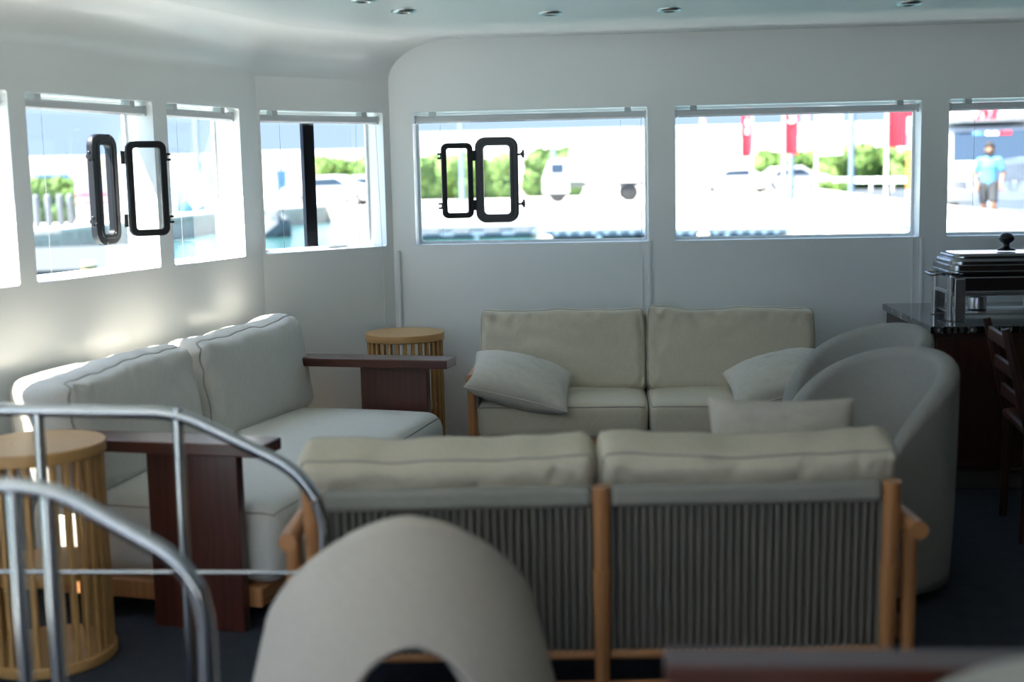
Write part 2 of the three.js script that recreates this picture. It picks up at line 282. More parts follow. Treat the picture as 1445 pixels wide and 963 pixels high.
// ------------------------------------------------------------------ soft things
function softBox(w, h, t, o = {}) {          // a stuffed cushion: rounded box, puffed faces, gathered folds near its upper seam
  const { r = .05, puff = .04, fold = 0, seed = 1, wave = 0, seg = [56, 34, 8], side = .008, slump = 0, peak = 0 } = o, hw = w / 2, hh = h / 2, ht = t / 2;
  const f = (x, y, z) => {
    const p = V(x, y, z), q = V(clamp(x, -hw + r, hw - r), clamp(y, -hh + r, hh - r), clamp(z, -ht + Math.min(r, ht * .98), ht - Math.min(r, ht * .98))), d = p.clone().sub(q);
    if (d.lengthSq() > 1e-12) p.copy(q).addScaledVector(d.normalize(), r);
    const U = x / hw, Y = y / hh, Z = z / ht, pu = (1 - U * U) * (1 - Y * Y);
    p.z += Math.sign(Z) * Math.min(1, Math.abs(Z) * 1.2) * puff * Math.pow(Math.max(0, pu), .55);
    p.x += Math.sign(U) * Math.pow(Math.abs(U), 6) * side * (1 - Y * Y); p.y += Math.sign(Y) * Math.pow(Math.abs(Y), 6) * side * (1 - U * U);
    if (wave) p.y += wave * (Y > 0 ? Y : 0) * (n3(U * 1.7 + seed * 3.1, seed) + .5 * n3(U * 4 + seed, seed * 2));
    if (peak && Y > 0) p.y += peak * Y * (Math.pow(Math.abs(U), 4) - .35);
    if (slump) p.z += slump * (Y > 0 ? Y * Y : 0) * (.6 + .4 * n3(U * 1.5, seed));
    if (fold) { const e = Math.exp(-(1 - Y) * hh / .085) + .6 * Math.exp(-(1 + Y) * hh / .05) + .8 * Math.exp(-(1 - Math.abs(U)) * hw / .06); const k = 1 - Math.abs(n3(U * hw * 17 + seed * 7, Y * 2.2 + U * 1.5, seed)) * 2; p.z += Math.sign(Z) * fold * e * k * Math.min(1, (1 - Math.abs(Y)) * 8 + .1) * Math.abs(Z); p.z += Math.sign(Z) * .35 * fold * n3(U * 3, Y * 3, seed * 2); }
    return p;
  };
  const g0 = new THREE.BoxGeometry(2, 2, 2, ...seg), p = g0.attributes.position, re = (t) => t * .35 + Math.sin(t * Math.PI / 2) * .65;
  for (let i = 0; i < p.count; i++) { const q = f(re(p.getX(i)) * hw, re(p.getY(i)) * hh, re(p.getZ(i)) * ht); p.setXYZ(i, q.x, q.y, q.z); }
  g0.deleteAttribute('normal'); g0.deleteAttribute('uv'); const g1 = mergeVertices(g0, 1e-5); g1.computeVertexNormals();
  const seam = (z) => { const a = []; const n = 40; for (let i = 0; i < n; i++) a.push(f(-hw + w * i / n, hh, z)); for (let i = 0; i < n / 2; i++) a.push(f(hw, hh - h * i / (n / 2), z)); for (let i = 0; i < n; i++) a.push(f(hw - w * i / n, -hh, z)); for (let i = 0; i < n / 2; i++) a.push(f(-hw, -hh + h * i / (n / 2), z)); return tube(a, .0042, 150, 6, true); };
  return { body: metric(plain(g1)), seams: merge(seam(ht), seam(-ht)) };
}
function pillowGeo(w, h, t, seed = 1) {      // knife-edge scatter pillow with pinched corners
  const n = 40, pos = [], idx = [];
  const f = (u, v, s) => { const k = Math.pow(Math.max(0, (1 - u * u) * (1 - v * v)), .42), x = u * w / 2 * (1 - .075 * (1 - v * v) * Math.abs(u)), y = v * h / 2 * (1 - .075 * (1 - u * u) * Math.abs(v)); const wr = .010 * (1 - Math.abs(n3(u * 3.2 + seed, v * 5 + seed * 2)) * 2.4) * k; return [x, y, s * (t / 2 * k + wr + .003)]; };
  for (const s of [1, -1]) { const b = pos.length / 3; for (let j = 0; j <= n; j++) for (let i = 0; i <= n; i++) pos.push(...f(Math.sin((i / n - .5) * Math.PI), Math.sin((j / n - .5) * Math.PI), s)); for (let j = 0; j < n; j++) for (let i = 0; i < n; i++) { const a = b + j * (n + 1) + i, c = a + n + 1; s > 0 ? idx.push(a, a + 1, c, c, a + 1, c + 1) : idx.push(a, c, a + 1, c, c + 1, a + 1); } }
  const g = new THREE.BufferGeometry(); g.setAttribute('position', new THREE.Float32BufferAttribute(pos, 3)); g.setIndex(idx); g.computeVertexNormals();
  const rim = []; for (let k = 0; k < 160; k++) { const q = k / 40, e = q % 1 * 2 - 1, a = Math.sin(e * Math.PI / 2); const [u, v] = q < 1 ? [a, 1] : q < 2 ? [1, -a] : q < 3 ? [-a, -1] : [-1, a]; const p = f(u, v, 1); rim.push(V(p[0], p[1], 0)); }
  return { body: metric(plain(g)), seams: tube(rim, .0045, 160, 6, true) };
}
function cushionPart(name, parent, g, mat, p, rot, trim = M.piping) { const o = mesh(name, g.body, mat, parent); o.position.set(...p); o.rotation.set(...rot); mesh('piping', g.seams, trim, o); return o; }

// ------------------------------------------------------------------ rope-backed oak sofas
function ropeSofa(label, p, turn, seed, ch = .44) {     // local: back at z = 0, seat towards +z
  const t = thing('rope_sofa', label, 'sofa', p, turn, 'rope-backed oak sofas'), hw = .85, dep = .78;
  const oak = M.oak, lean = (y) => -.055 * (y - .2);
  for (const k of [-1, 1]) {
    mesh('armrest', merge(cyl(V(k * hw, .53, -.09), V(k * hw, .53, dep + .03), .025, .025, 20)), oak, t);
    mesh('leg', cyl(V(k * hw, 0, .0), V(k * hw, .52, .0), .019, .023), oak, t);
    mesh('leg', cyl(V(k * hw, 0, dep - .02), V(k * hw, .52, dep - .03), .019, .023), oak, t);
    mesh('side_rail', box(.035, .05, dep - .06, k * hw, .2, dep / 2 - .01, .012), oak, t);
    mesh('arm_sling', box(.012, .27, dep - .14, k * (hw - .025), .39, dep / 2, .005), M.sling, t);
  }
  for (const x of [-.79, 0, .79]) mesh('back_post', merge(cyl(V(x, .3, lean(.3) - .012), V(x, .655, lean(.66) - .012), .021, .024), cyl(V(x, 0, lean(0) - .008), V(x, .42, lean(.42) - .014), .019, .026)), oak, t);
  mesh('top_rail', cyl(V(-.79, .625, lean(.635)), V(.79, .625, lean(.635)), .012), oak, t);
  for (const k of [-1, 1]) mesh('back_band', box(.745, .06, .042, k * .395, .626, lean(.626), .02, 4), M.sling, t);
  mesh('gap_shade_sheet', box(1.56, .43, .006, 0, .385, .034, .002), M.rope, t);  // added sheet that darkens the gaps between the ropes, in place of shade
  mesh('bottom_rail', cyl(V(-.79, .165, lean(.165)), V(.79, .165, lean(.165)), .014), oak, t);
  mesh('stretcher', cyl(V(-.79, .075, lean(.075)), V(.79, .075, lean(.075)), .011), oak, t);
  mesh('front_rail', box(2 * hw, .06, .035, 0, .2, dep - .04, .01), oak, t);
  mesh('seat_deck', box(2 * hw - .05, .025, dep - .08, 0, .225, dep / 2, .006), M.sling, t);
  const rg = cyl(V(0, .165, 0), V(0, .6, lean(.6) - lean(.165)), .0060, .0060, 8);
  for (let i = 0; i < 72; i++) { const x = -.765 + i * 1.53 / 71; if (Math.abs(x) < .022) continue; const o = mesh('rope', rg, M.rope, t); o.position.set(x, 0, lean(.165)); }
  for (const k of [-1, 1]) {
    cushionPart('seat_cushion', t, softBox(.825, .66, .165, { r: .045, puff: .022, seed: seed + k }), M.linen, [k * .417, .318, .445], [-Math.PI / 2, 0, 0]);
    cushionPart('back_cushion', t, softBox(.85, ch, .17, { r: .05, puff: .034, fold: .018, wave: .014, peak: .022, seed: seed + 3 + k }), M.linen, [k * .427, .588 - (.45 - ch) * .62, .235], [-.27, 0, k * -.012]);
  }
  return t;
}
const farSofa = ropeSofa('two-seat linen sofa with oak dowel arms standing against the front wall', [.175, 0, -6.8], 0, 1);
const nearSofa = ropeSofa('two-seat sofa turned away, showing its grey rope back and oak posts', [-.035, 0, -3.43], Math.PI + R(4.2), 5, .385);
function pillow(label, p, rot, w, h, t, seed) { const o = thing('throw_pillow', label, 'pillow', p, 0, 'linen throw pillows'); o.rotation.set(...rot); const g = pillowGeo(w, h, t, seed); const b = mesh('cover', g.body, M.linenPillow, o); mesh('seam', g.seams, M.linenPillow, o); return o; }
pillow('linen throw pillow slumped on the far sofa arm beside the slatted table', [-.445, .50, -6.13], [R(-74), R(14), R(-3)], .50, .42, .20, 2);
pillow('linen throw pillow on the far sofa beside the tub chairs', [.79, .498, -6.13], [R(-74), R(-14), R(3)], .47, .42, .20, 4);
pillow('linen throw pillow peeking over the back of the rope-backed sofa', [.53, .605, -4.0], [R(-8), R(4), R(-1)], .46, .36, .15, 7);

// ------------------------------------------------------------------ long side sofa with mahogany arms
{
  const turn = R(79), t = thing('side_sofa', 'long cream sofa with broad mahogany arms along the side windows', 'sofa', [-1.13, 0, -3.95], 0);
  // local x runs along the wall towards the bow, local z from the wall into the room
  t.rotation.y = turn; const U = (u, v) => [u, -v];
  const L = 2.04;
  for (const [u, n] of [[.07, 'near'], [L - .07, 'far']]) {
    const a = mesh('arm_slab', box(.15, .042, .80, u, .632, -.395, .006), M.mahogany, t);
    mesh('arm_panel', box(.045, .61, .335, u, .305, -.28, .004), M.mahogany, t);
  }
  mesh('base_frame', box(L - .2, .07, .82, L / 2, .105, -.48, .008), M.oak, t);
  for (const [u, v] of [[.3, .14], [L - .3, .14], [.3, .85], [L - .3, .85]]) mesh('foot', cyl(V(u, 0, -v), V(u, .08, -v), .022, .026), M.mahogany, t);
  cushionPart('seat_cushion', t, softBox(L - .24, .98, .27, { r: .075, puff: .03, seed: 21, seg: [70, 40, 10] }), M.linenPale, [L / 2, .275, -.50], [-Math.PI / 2, 0, 0]);
  cushionPart('back_cushion', t, softBox(.93, .47, .21, { r: .07, puff: .05, fold: .017, wave: .03, seed: 23 }), M.linenPale, [.56, .60, -.87], [-.15, .05, .005]);
  cushionPart('back_cushion', t, softBox(.95, .48, .21, { r: .07, puff: .05, fold: .014, wave: .03, seed: 26 }), M.linenPale, [1.54, .605, -.86], [-.15, -.02, .01]);
  cushionPart('back_bolster', t, softBox(.55, .42, .13, { r: .06, puff: .02, seed: 29 }), M.linenPale, [.47, .60, -1.03], [-.08, .03, 0]);
}

// ------------------------------------------------------------------ slatted drum tables
function drumTable(label, p, turn) {
  const t = thing('slat_table', label, 'side table', p, turn, 'slatted drum side tables'), r = .207, h = .7;
  mesh('table_top', lathe([[0, h], [r - .004, h], [r, h - .004], [r, h - .036], [r - .004, h - .04], [0, h - .04]], 56), M.bambooTop, t);
  mesh('shelf', lathe([[0, .31], [r - .03, .31], [r - .026, .306], [r - .026, .284], [r - .03, .28], [0, .28]], 48), M.bamboo, t);
  mesh('base_ring', lathe([[0, .035], [r - .006, .035], [r - .002, .03], [r - .002, .004], [r - .006, 0], [0, 0]], 48), M.bamboo, t);
  const g = box(.018, h - .07, .014, 0, (h - .04 + .03) / 2, r - .016, .004);
  for (let i = 0; i < 30; i++) { const o = mesh('slat', g, M.bamboo, t); o.rotation.y = i / 30 * Math.PI * 2; }
  return t;
}
drumTable('round slatted wooden side table in the wall corner beside the far sofa', [-1.075, 0, -6.54], Math.atan2(1.075, 6.54));
drumTable('round slatted wooden side table behind the steel handrails', [-1.80, 0, -3.80], Math.atan2(1.8, 3.8));

// ------------------------------------------------------------------ upholstered chairs
function shellSurface(th0, th1, nT, nY, outer, inner, closed) { // outer/inner(theta, k 0..1) -> Vector3; makes a closed padded shell
  const ring = []; const nP = nY; const pos = [], idx = [];
  const cols = nT + 1; let per = 0;
  for (let i = 0; i < cols; i++) {
    const th = th0 + (th1 - th0) * i / nT, loop = [];
    for (let j = 0; j <= nP; j++) loop.push(outer(th, j / nP));
    const a = outer(th, 1), b = inner(th, 1), up = V(0, 1, 0), m = a.clone().add(b).multiplyScalar(.5), hw = a.clone().sub(b).multiplyScalar(.5), rr = hw.length();
    for (let k = 1; k < 8; k++) { const t = k / 8 * Math.PI; loop.push(m.clone().addScaledVector(hw, Math.cos(t)).addScaledVector(up, Math.sin(t) * rr)); }
    for (let j = nP; j >= 0; j--) loop.push(inner(th, j / nP));
    const c = outer(th, 0), d = inner(th, 0); per = loop.length; ring.push(loop);
  }
  for (const l of ring) for (const p of l) pos.push(p.x, p.y, p.z);
  for (let i = 0; i < cols - 1; i++) for (let j = 0; j < per; j++) { const a = i * per + j, b = i * per + (j + 1) % per, c = a + per, d = b + per; idx.push(a, c, b, b, c, d); }
  for (const i of [0, cols - 1]) { const base = i * per; for (let j = 0; j < Math.floor(per / 2) - 0; j++) { const a = base + j, b = base + j + 1, c = base + per - 1 - j, d = base + per - 2 - j; if (b >= d) break; i ? idx.push(a, b, c, b, d, c) : idx.push(a, c, b, b, c, d); } }
  const g = new THREE.BufferGeometry(); g.setAttribute('position', new THREE.Float32BufferAttribute(pos, 3)); g.setIndex(idx); g.computeVertexNormals(); return metric(plain(g));
}
function tubChair(label, p, turn) {           // barrel chair; local back towards -z, open side +z
  const t = thing('tub_chair', label, 'armchair', p, turn, 'round-backed tub chairs'), ro = .345, th = .075;
  const rim = (a) => .40 + .40 * Math.sqrt(Math.max(0, 1 - Math.pow(Math.min(1, Math.abs(a) / 1.95), 2))), lo = .035;
  const at = (a, r, y) => V(Math.sin(a) * r, y, -Math.cos(a) * r);
  const outer = (a, k) => at(a, ro - .02 * (1 - k) * (1 - k), lo + (rim(a) - lo) * k), inner = (a, k) => at(a, ro - th - .012 * Math.sin(k * 3.1), lo + (rim(a) - lo) * k);
  mesh('shell', shellSurface(-2.2, 2.2, 64, 14, outer, inner), M.tubCloth, t);
  const seat = lathe([[0, .45], [.2, .447], [.262, .435], [.283, .405], [.283, .36], [.27, .32], [0, .32]], 48); mesh('seat', metric(seat), M.tubCloth, t);
  const fr = lathe([[0, .32], [.275, .32], [.28, .3], [.28, .06], [.26, .04], [0, .04]], 40); mesh('base', metric(fr), M.tubCloth, t);
  mesh('plinth', lathe([[0, .045], [.25, .045], [.25, 0], [0, 0]], 32), M.darkEdge, t);
  return t;
}
tubChair('cream round-backed tub chair nearest the rope-backed sofa', [.885, 0, -4.62], R(-62));
tubChair('cream round-backed tub chair standing between the far sofa and the buffet cabinet', [.985, 0, -5.38], R(-66));
function archChair(label, p, turn) {          // shell chair whose back runs to the floor round an arched opening
  const t = thing('arch_chair', label, 'chair', p, turn, 'arch-backed shell chairs');
  const top = (a) => .722 - .31 * Math.pow(Math.abs(a) / 1.75, 1.9);
  const bottom = (a) => { const q = Math.abs(a) / .68; return q < 1 ? .485 * Math.sqrt(1 - q * q) : 0; };
  const rad = (y) => .385 - .155 * Math.pow(clamp((y - .15) / .6), 1.35);
  const at = (a, r, y) => V(Math.sin(a) * r * 1.0, y, -Math.cos(a) * r * .92);
  const outer = (a, k) => { const y = bottom(a) + (top(a) - bottom(a)) * k; return at(a, rad(y), y); }, inner = (a, k) => { const y = bottom(a) + (top(a) - bottom(a)) * k; return at(a, rad(y) - .075, y); };
  mesh('shell', shellSurface(-1.75, 1.75, 140, 16, outer, inner), M.boucle, t);
  mesh('seat', metric(plain(lathe([[0, .545], [.2, .54], [.245, .525], [.258, .50], [.25, .475], [0, .47]], 48).scale(1, 1, .95))), M.boucle, t);
  for (const k of [-1, 1]) mesh('leg', cyl(V(k * .2, 0, .2), V(k * .18, .48, .17), .016, .02), M.oak, t);
  return t;
}
archChair('beige arch-backed shell chair in front of the rope-backed sofa', [-.505, 0, -2.90], Math.PI + R(13));
tubChair('cream round-backed tub chair backed up against the wooden partition', [.625, 0, -1.40], R(4));

// ------------------------------------------------------------------ steel handrails by the stairs
function handrail(label, z, pts, bend, posts, rod) {
  const t = thing('handrail', label, 'handrail', [0, 0, 0], 0, 'stainless steel handrails');
  const w = pts.map(([x, y]) => atZ(x, y, z)); const end = w[w.length - 1].clone(); end.y = 0; const all = [...w.slice(0, -1), w[w.length - 1]]; all.push(V(end.x - .005, 0, end.z));
  all.unshift(V(w[0].x - .55, w[0].y, z));
  t.position.set(end.x, 0, z); const o = V(-end.x, 0, -z), sh = (g) => g.translate(o.x, 0, o.z);
  mesh('rail', sh(bentTube(all, .0175, bend, 16)), M.steel, t);
  mesh('flange', sh(lathe([[0, .008], [.04, .008], [.045, 0]], 24).translate(end.x, 0, z)), M.steel, t);
  for (const px of posts) { const a = atZ(px, pts[0][1], z), y = w[0].y; mesh('post', sh(cyl(V(a.x, 0, z), V(a.x, y, z), .0145)), M.steel, t); mesh('flange', sh(lathe([[0, .008], [.036, .008], [.04, 0]], 24).translate(a.x, 0, z)), M.steel, t); }
  if (rod) { const a = atZ(rod[0], rod[1], z); mesh('mid_rod', sh(cyl(V(w[0].x - .55, a.y, z), V(end.x, a.y, z), .0055)), M.steel, t); }
  return t;
}
handrail('polished steel handrail in front of the slatted side table, with slim middle rod', -3.25, [[0, 578], [252, 583], [428, 668], [457, 730]], [.05, .07, .09, .05], [53, 250], [200, 808]);
handrail('polished steel handrail closest to the arch-backed chair', -2.38, [[0, 686], [75, 690], [262, 796], [290, 860]], [.04, .07, .07, .05], [18, 66], null);

// ------------------------------------------------------------------ wooden partition beside the table
{
  const a = atY(940, 938, .74), t = thing('partition', 'low reddish wooden partition with a polished top cap', 'partition', [a.x, 0, -1.98]);
  mesh('top_cap', box(1.8, .03, .085, .9, .712, 0, .004), M.mahogany, t);
  mesh('panel', box(1.76, .70, .05, .9, .35, 0, .004), M.mahogany, t);
}
// ------------------------------------------------------------------ buffet cabinet
{
  const x0 = 1.455, zf = -5.9, zb = -6.94, x1 = 3.0, d = zf - zb, t = thing('buffet_cabinet', 'dark wooden buffet cabinet with a speckled granite top', 'cabinet', [x0, 0, (zf + zb) / 2]);
  mesh('carcass', box(x1 - x0 - .03, .64, d - .04, (x1 - x0) / 2, .42, -.005, .004), M.cabinet, t);
  mesh('plinth', box(x1 - x0 - .1, .1, d - .12, (x1 - x0) / 2, .05, -.02, .003), M.darkEdge, t);
  mesh('worktop', box(x1 - x0 + .01, .035, d, (x1 - x0) / 2, .7575, 0, .006), M.granite, t);
  for (let i = 0; i < 3; i++) { const dr = mesh('door', box(.485, .6, .018, .27 + i * .5, .42, d / 2 - .012, .004), M.cabinet, t); mesh('door_handle', bentTube([V(.46 + i * .5, .56, d / 2 - .004), V(.46 + i * .5, .56, d / 2 + .022), V(.46 + i * .5, .68, d / 2 + .022), V(.46 + i * .5, .68, d / 2 - .004)], .005, .01, 8), M.steelDull, dr); }
}
{ // chafing dish
  const t = thing('chafing_dish', 'stainless steel chafing dish with domed lid on the granite top', 'chafing dish', [1.885, .776, -6.26]), w = .62, d = .36;
  const slab = (w, d, r, h, bev) => extrude(rrect(w - 2 * bev, d - 2 * bev, r), h - 2 * bev, bev).rotateX(-Math.PI / 2);
  const lid = mesh('lid', merge(slab(w, d, .05, .03, .004).translate(0, .238, 0), slab(w - .02, d - .02, .05, .045, .016).translate(0, .265, 0), slab(w - .05, d - .05, .05, .03, .012).translate(0, .295, 0)), M.steel, t);
  mesh('lid_knob', lathe([[0, .402], [.02, .399], [.034, .385], [.036, .372], [.028, .36], [.016, .352], [.013, .34], [.022, .332], [.04, .326], [.042, .318], [0, .318]], 32), M.blackGloss, lid);
  mesh('water_pan', merge(slab(w - .03, d - .03, .05, .105, .02).translate(0, .135, 0), slab(w + .01, d + .01, .055, .014, .004).translate(0, .226, 0)), M.steel, t);
  for (const k of [-1, 1]) mesh('handle', bentTube([V(k * .29, .218, -.07), V(k * .365, .213, -.07), V(k * .365, .213, .07), V(k * .29, .218, .07)], .008, .03, 10), M.steel, t);
  mesh('stand', merge(box(w - .02, .02, .016, 0, .13, d / 2 - .005, .004), box(w - .02, .02, .016, 0, .13, -d / 2 + .005, .004), box(.016, .02, d, w / 2 - .02, .13, 0, .004), box(.016, .02, d, -w / 2 + .02, .13, 0, .004), box(w - .06, .008, d - .06, 0, .03, 0, .003)), M.steelDull, t);
  for (const i of [-1, 1]) for (const j of [-1, 1]) mesh('leg', merge(box(.05, .2, .014, i * (w / 2 - .05), .1, j * (d / 2), .005), box(.014, .2, .06, i * (w / 2 - .012), .1, j * (d / 2 - .03), .005)), M.steelDull, t);
  for (const x of [-.13, .13]) mesh('fuel_can', lathe([[0, 0], [.042, 0], [.043, .01], [.043, .06], [.036, .066], [.02, .066], [.018, .06], [0, .06]], 28).translate(x, .034, 0), M.steelDull, t);
}
{ // dark ladder-back chair at the edge of the view
  const t = thing('ladder_chair', 'dark polished wooden ladder-back chair in front of the buffet cabinet', 'chair', [1.85, 0, -5.27], R(84));
  for (const k of [-1, 1]) { mesh('back_post', merge(cyl(V(k * .21, 0, -.2), V(k * .21, .45, -.19), .017, .021), cyl(V(k * .21, .45, -.19), V(k * .20, .86, -.29), .021, .016)), M.cabinet, t); mesh('leg', cyl(V(k * .21, 0, .2), V(k * .2, .44, .19), .016, .021), M.cabinet, t); mesh('side_stretcher', cyl(V(k * .21, .2, -.2), V(k * .21, .2, .2), .011), M.cabinet, t); }
  for (const [y, z] of [[.56, -.218], [.68, -.247], [.80, -.276]]) mesh('slat', box(.40, .055, .018, 0, y, z, .008), M.mahogany, t);
  mesh('seat', box(.45, .04, .43, 0, .455, 0, .018), M.mahogany, t);
}

// ------------------------------------------------------------------ the harbour outside
const QUAY = .2, WATER = -.5;
const O = {
  concrete: std({ map: dataTex(256, 256, (u, v) => { const m = clamp(.70 + .09 * n3(u * 9, v * 9) + .06 * n3(u * 40, v * 40)); return [m, m * .975, m * .93]; }), roughness: .9 }),
  wall: std({ color: rgb(.66, .65, .62), roughness: .85 }), cream: std({ color: rgb(.56, .51, .40), roughness: .9 }), whitePaint: std({ color: rgb(.58, .60, .62), roughness: .4 }),
  water: phys({ color: rgb(.035, .105, .11), roughness: .12, map: null }), red: std({ color: rgb(.55, .012, .03), roughness: .8, side: THREE.DoubleSide }), pale: std({ color: rgb(.85, .86, .88), roughness: .8, side: THREE.DoubleSide }),
  blue: std({ color: rgb(.05, .15, .36), roughness: .6 }), blueTarp: std({ color: rgb(.06, .20, .42), roughness: .7 }), grey: std({ color: rgb(.14, .16, .18), roughness: .6 }), post: std({ color: rgb(.16, .23, .32), roughness: .5 }),
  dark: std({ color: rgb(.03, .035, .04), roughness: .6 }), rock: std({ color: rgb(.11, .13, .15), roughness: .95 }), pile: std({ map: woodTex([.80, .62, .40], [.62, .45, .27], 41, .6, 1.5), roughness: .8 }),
  asphalt: std({ color: rgb(.035, .045, .055), roughness: .9 }), screen: std({ color: rgb(.03, .05, .08), roughness: .08 }), chrome: std({ color: rgb(.7, .7, .72), metalness: 1, roughness: .2 }), carBlue: phys({ color: rgb(.05, .08, .15), roughness: .3, clearcoat: .8 }),
  carWhite: phys({ color: rgb(.58, .59, .60), roughness: .3, clearcoat: .6 }), tyre: std({ color: rgb(.02, .02, .02), roughness: .9 }), leaf: std({ color: rgb(.085, .16, .03), roughness: .8, side: THREE.DoubleSide }),
  deckGrey: std({ color: rgb(.05, .06, .065), roughness: .9 }), orange: std({ color: rgb(.75, .25, .06), roughness: .7 }), pink: std({ color: rgb(.82, .22, .28), roughness: .7 }),
};
O.concrete.map.repeat.set(.15, .15);
{ const b = dataTex(256, 256, (u, v) => { const m = .5 + .3 * n3(u * 8, v * 20) + .2 * n3(u * 22, v * 50); return [m, m, m]; }, false); b.repeat.set(.12, .12); O.water.bumpMap = b; O.water.bumpScale = .06; }
{ // basin water round the boat
  const g = new THREE.PlaneGeometry(400, 400); g.rotateX(-Math.PI / 2); const o = struct('water', metric(plain(g)), O.water); o.position.set(0, WATER, -60); o.userData = { kind: 'stuff', label: 'turquoise harbour water in the basin', category: 'water' };
}
const edge = [[-260, 34], [-60, 34], [80, 37], [300, 52], [460, 60], [650, 56], [900, 52], [1060, 52], [1130, 52], [1300, 28], [1445, 20.5], [1900, 13]].map(([px, d]) => atD(px, d, 0));
{ // quay slab behind the basin, out to the far ground
  const far = [[1900, 190], [1500, 260], [720, 300], [0, 260], [-260, 200]].map(([px, d]) => atD(px, d, 0));
  const g = metric(plain(new THREE.ExtrudeGeometry(new THREE.Shape([...edge, ...far].map((p) => new THREE.Vector2(p.x, -p.z))), { depth: 2, bevelEnabled: false }))); g.rotateX(-Math.PI / 2).translate(0, QUAY - 2, 0);
  struct('quay', g, O.concrete);
}
function wallAlong(name, label, cat, pts, h, th, y, mat) { const t = thing(name, label, cat, [pts[0].x, y, pts[0].z]); for (let i = 0; i < pts.length - 1; i++) { const a = pts[i], b = pts[i + 1], L = a.distanceTo(b), g = box(L + th * .6, h, th, 0, h / 2, 0, .03), o = mesh('wall_section', g, mat, t); o.position.set((a.x + b.x) / 2 - pts[0].x, 0, (a.z + b.z) / 2 - pts[0].z); o.rotation.y = -Math.atan2(b.z - a.z, b.x - a.x); } return t; }
wallAlong('parapet', 'low white parapet wall along the quay edge before the truck', 'parapet', [[1130, 55], [1300, 28.8], [1445, 21.2], [1900, 13.6]].map(([px, d]) => atD(px, d, 0)), .52, .4, QUAY, O.wall);
wallAlong('kerb', 'white kerb edging the quay before the hedge and bollards', 'kerb', [[-260, 34.6], [-60, 34.6], [80, 37.6], [300, 52.6], [460, 60.6]].map(([px, d]) => atD(px, d, 0)), .12, .5, QUAY, O.wall);
{ // road behind the parapet
  const pts = [[1080, 62], [1200, 44], [1330, 34], [1445, 30], [1700, 26], [1700, 60], [1445, 75], [1150, 90]].map(([px, d]) => atD(px, d, 0));
  const g = metric(plain(new THREE.ExtrudeGeometry(new THREE.Shape(pts.map((p) => new THREE.Vector2(p.x, -p.z))), { depth: .02, bevelEnabled: false }))); g.rotateX(-Math.PI / 2).translate(0, QUAY, 0); struct('road', g, O.asphalt);
}
// a box-like thing standing on the ground, seen between two columns of the photograph
function standing(name, label, cat, px0, px1, dist, depth, pyTop, mat, y0 = QUAY, group) {
  const a = atD(px0, dist, 0), b = atD(px1, dist, 0), L = a.distanceTo(b), h = yOf((px0 + px1) / 2, pyTop, dist) - y0, t = thing(name, label, cat, [(a.x + b.x) / 2, y0, (a.z + b.z) / 2], -Math.atan2(b.z - a.z, b.x - a.x), group);
  t.userData.size = undefined; delete t.userData.size; return { t, L, h, depth, mat };
}
function building(label, px0, px1, dist, pyTop, mat, bays, winMat) {
  const { t, L, h } = standing('harbour_building', label, 'building', px0, px1, dist, 12, pyTop, mat);
  mesh('walls', box(L, h, 10, 0, h / 2, -5, .02), mat, t); mesh('roof_edge', box(L + .6, .35, 10.6, 0, h + .1, -5, .05), mat, t);
  for (let i = 0; i < bays; i++) { const x = -L / 2 + (i + .5) * L / bays; const f = mesh('window', box(L / bays * .5, h * .28, .12, x, h * .45, .02, .02), O.whitePaint, t); mesh('pane', box(L / bays * .44, h * .22, .04, x, h * .45, .08, .01), winMat, f); }
}
building('long white harbour building beyond the flags', 560, 1340, 150, 184, O.wall, 0, O.grey);
building('long cream harbour wall building behind the blue container', -60, 350, 100, 226, O.cream, 0, O.post);
building('white flat-roofed building behind the black window pillar', 352, 560, 112, 217, O.wall, 0, O.post);
function hedge(label, px0, px1, dist, pyTop, deep, seed, ground = QUAY) {
  const { t, L, h } = standing('hedge', label, 'hedge', px0, px1, dist, deep, pyTop, null, ground); const r = rngOf(seed), a = [], leafs = [];
  const n = Math.max(4, Math.round(L / (h * .32)));
  for (let i = 0; i < n; i++) for (let k = 0; k < 2; k++) { const g = new THREE.IcosahedronGeometry(h * (.30 + .1 * r()), 3), p = g.attributes.position; const s = r() * 50; for (let j = 0; j < p.count; j++) { const q = V(p.getX(j), p.getY(j), p.getZ(j)), f = 1 + .3 * n3(q.x * 2 / h + s, q.y * 2 / h, q.z * 2 / h) + .12 * n3(q.x * 9 / h, q.y * 9 / h + s, q.z * 9 / h); p.setXYZ(j, q.x * f, q.y * f, q.z * f); } g.computeVertexNormals(); a.push(plain(g).translate(-L / 2 + (i + .5 + .4 * (r() - .5)) * L / n, k ? h * (.62 + .1 * r()) : h * .32, (r() - .5) * h * .4)); }
  mesh('foliage', merge(a), O.leaf, t);
  const lg = new THREE.PlaneGeometry(h * .11, h * .05), inst = new THREE.InstancedMesh(lg, O.leaf, 2600), m = new THREE.Matrix4(), q = new THREE.Quaternion(), e = new THREE.Euler(), pts = a;
  for (let i = 0; i < 2600; i++) { const g = a[Math.floor(r() * a.length)].attributes.position, k = Math.floor(r() * g.count); e.set(r() * 6, r() * 6, r() * 6); const s = .7 + .8 * r(); m.compose(V(g.getX(k), g.getY(k), g.getZ(k)), q.setFromEuler(e), V(s, s, s)); inst.setMatrixAt(i, m); inst.setColorAt(i, rgb(.7 + .6 * r(), .75 + .5 * r(), .6 + .5 * r())); }
  inst.name = 'leaves'; inst.userData.kind = 'stuff'; shade(inst); t.add(inst);
}
hedge('clipped dark green hedge behind the grey bollards', 40, 100, 47, 254, 2, 31);
hedge('bright green hedge beside the black window pillar', 448, 545, 73, 224, 2, 32);
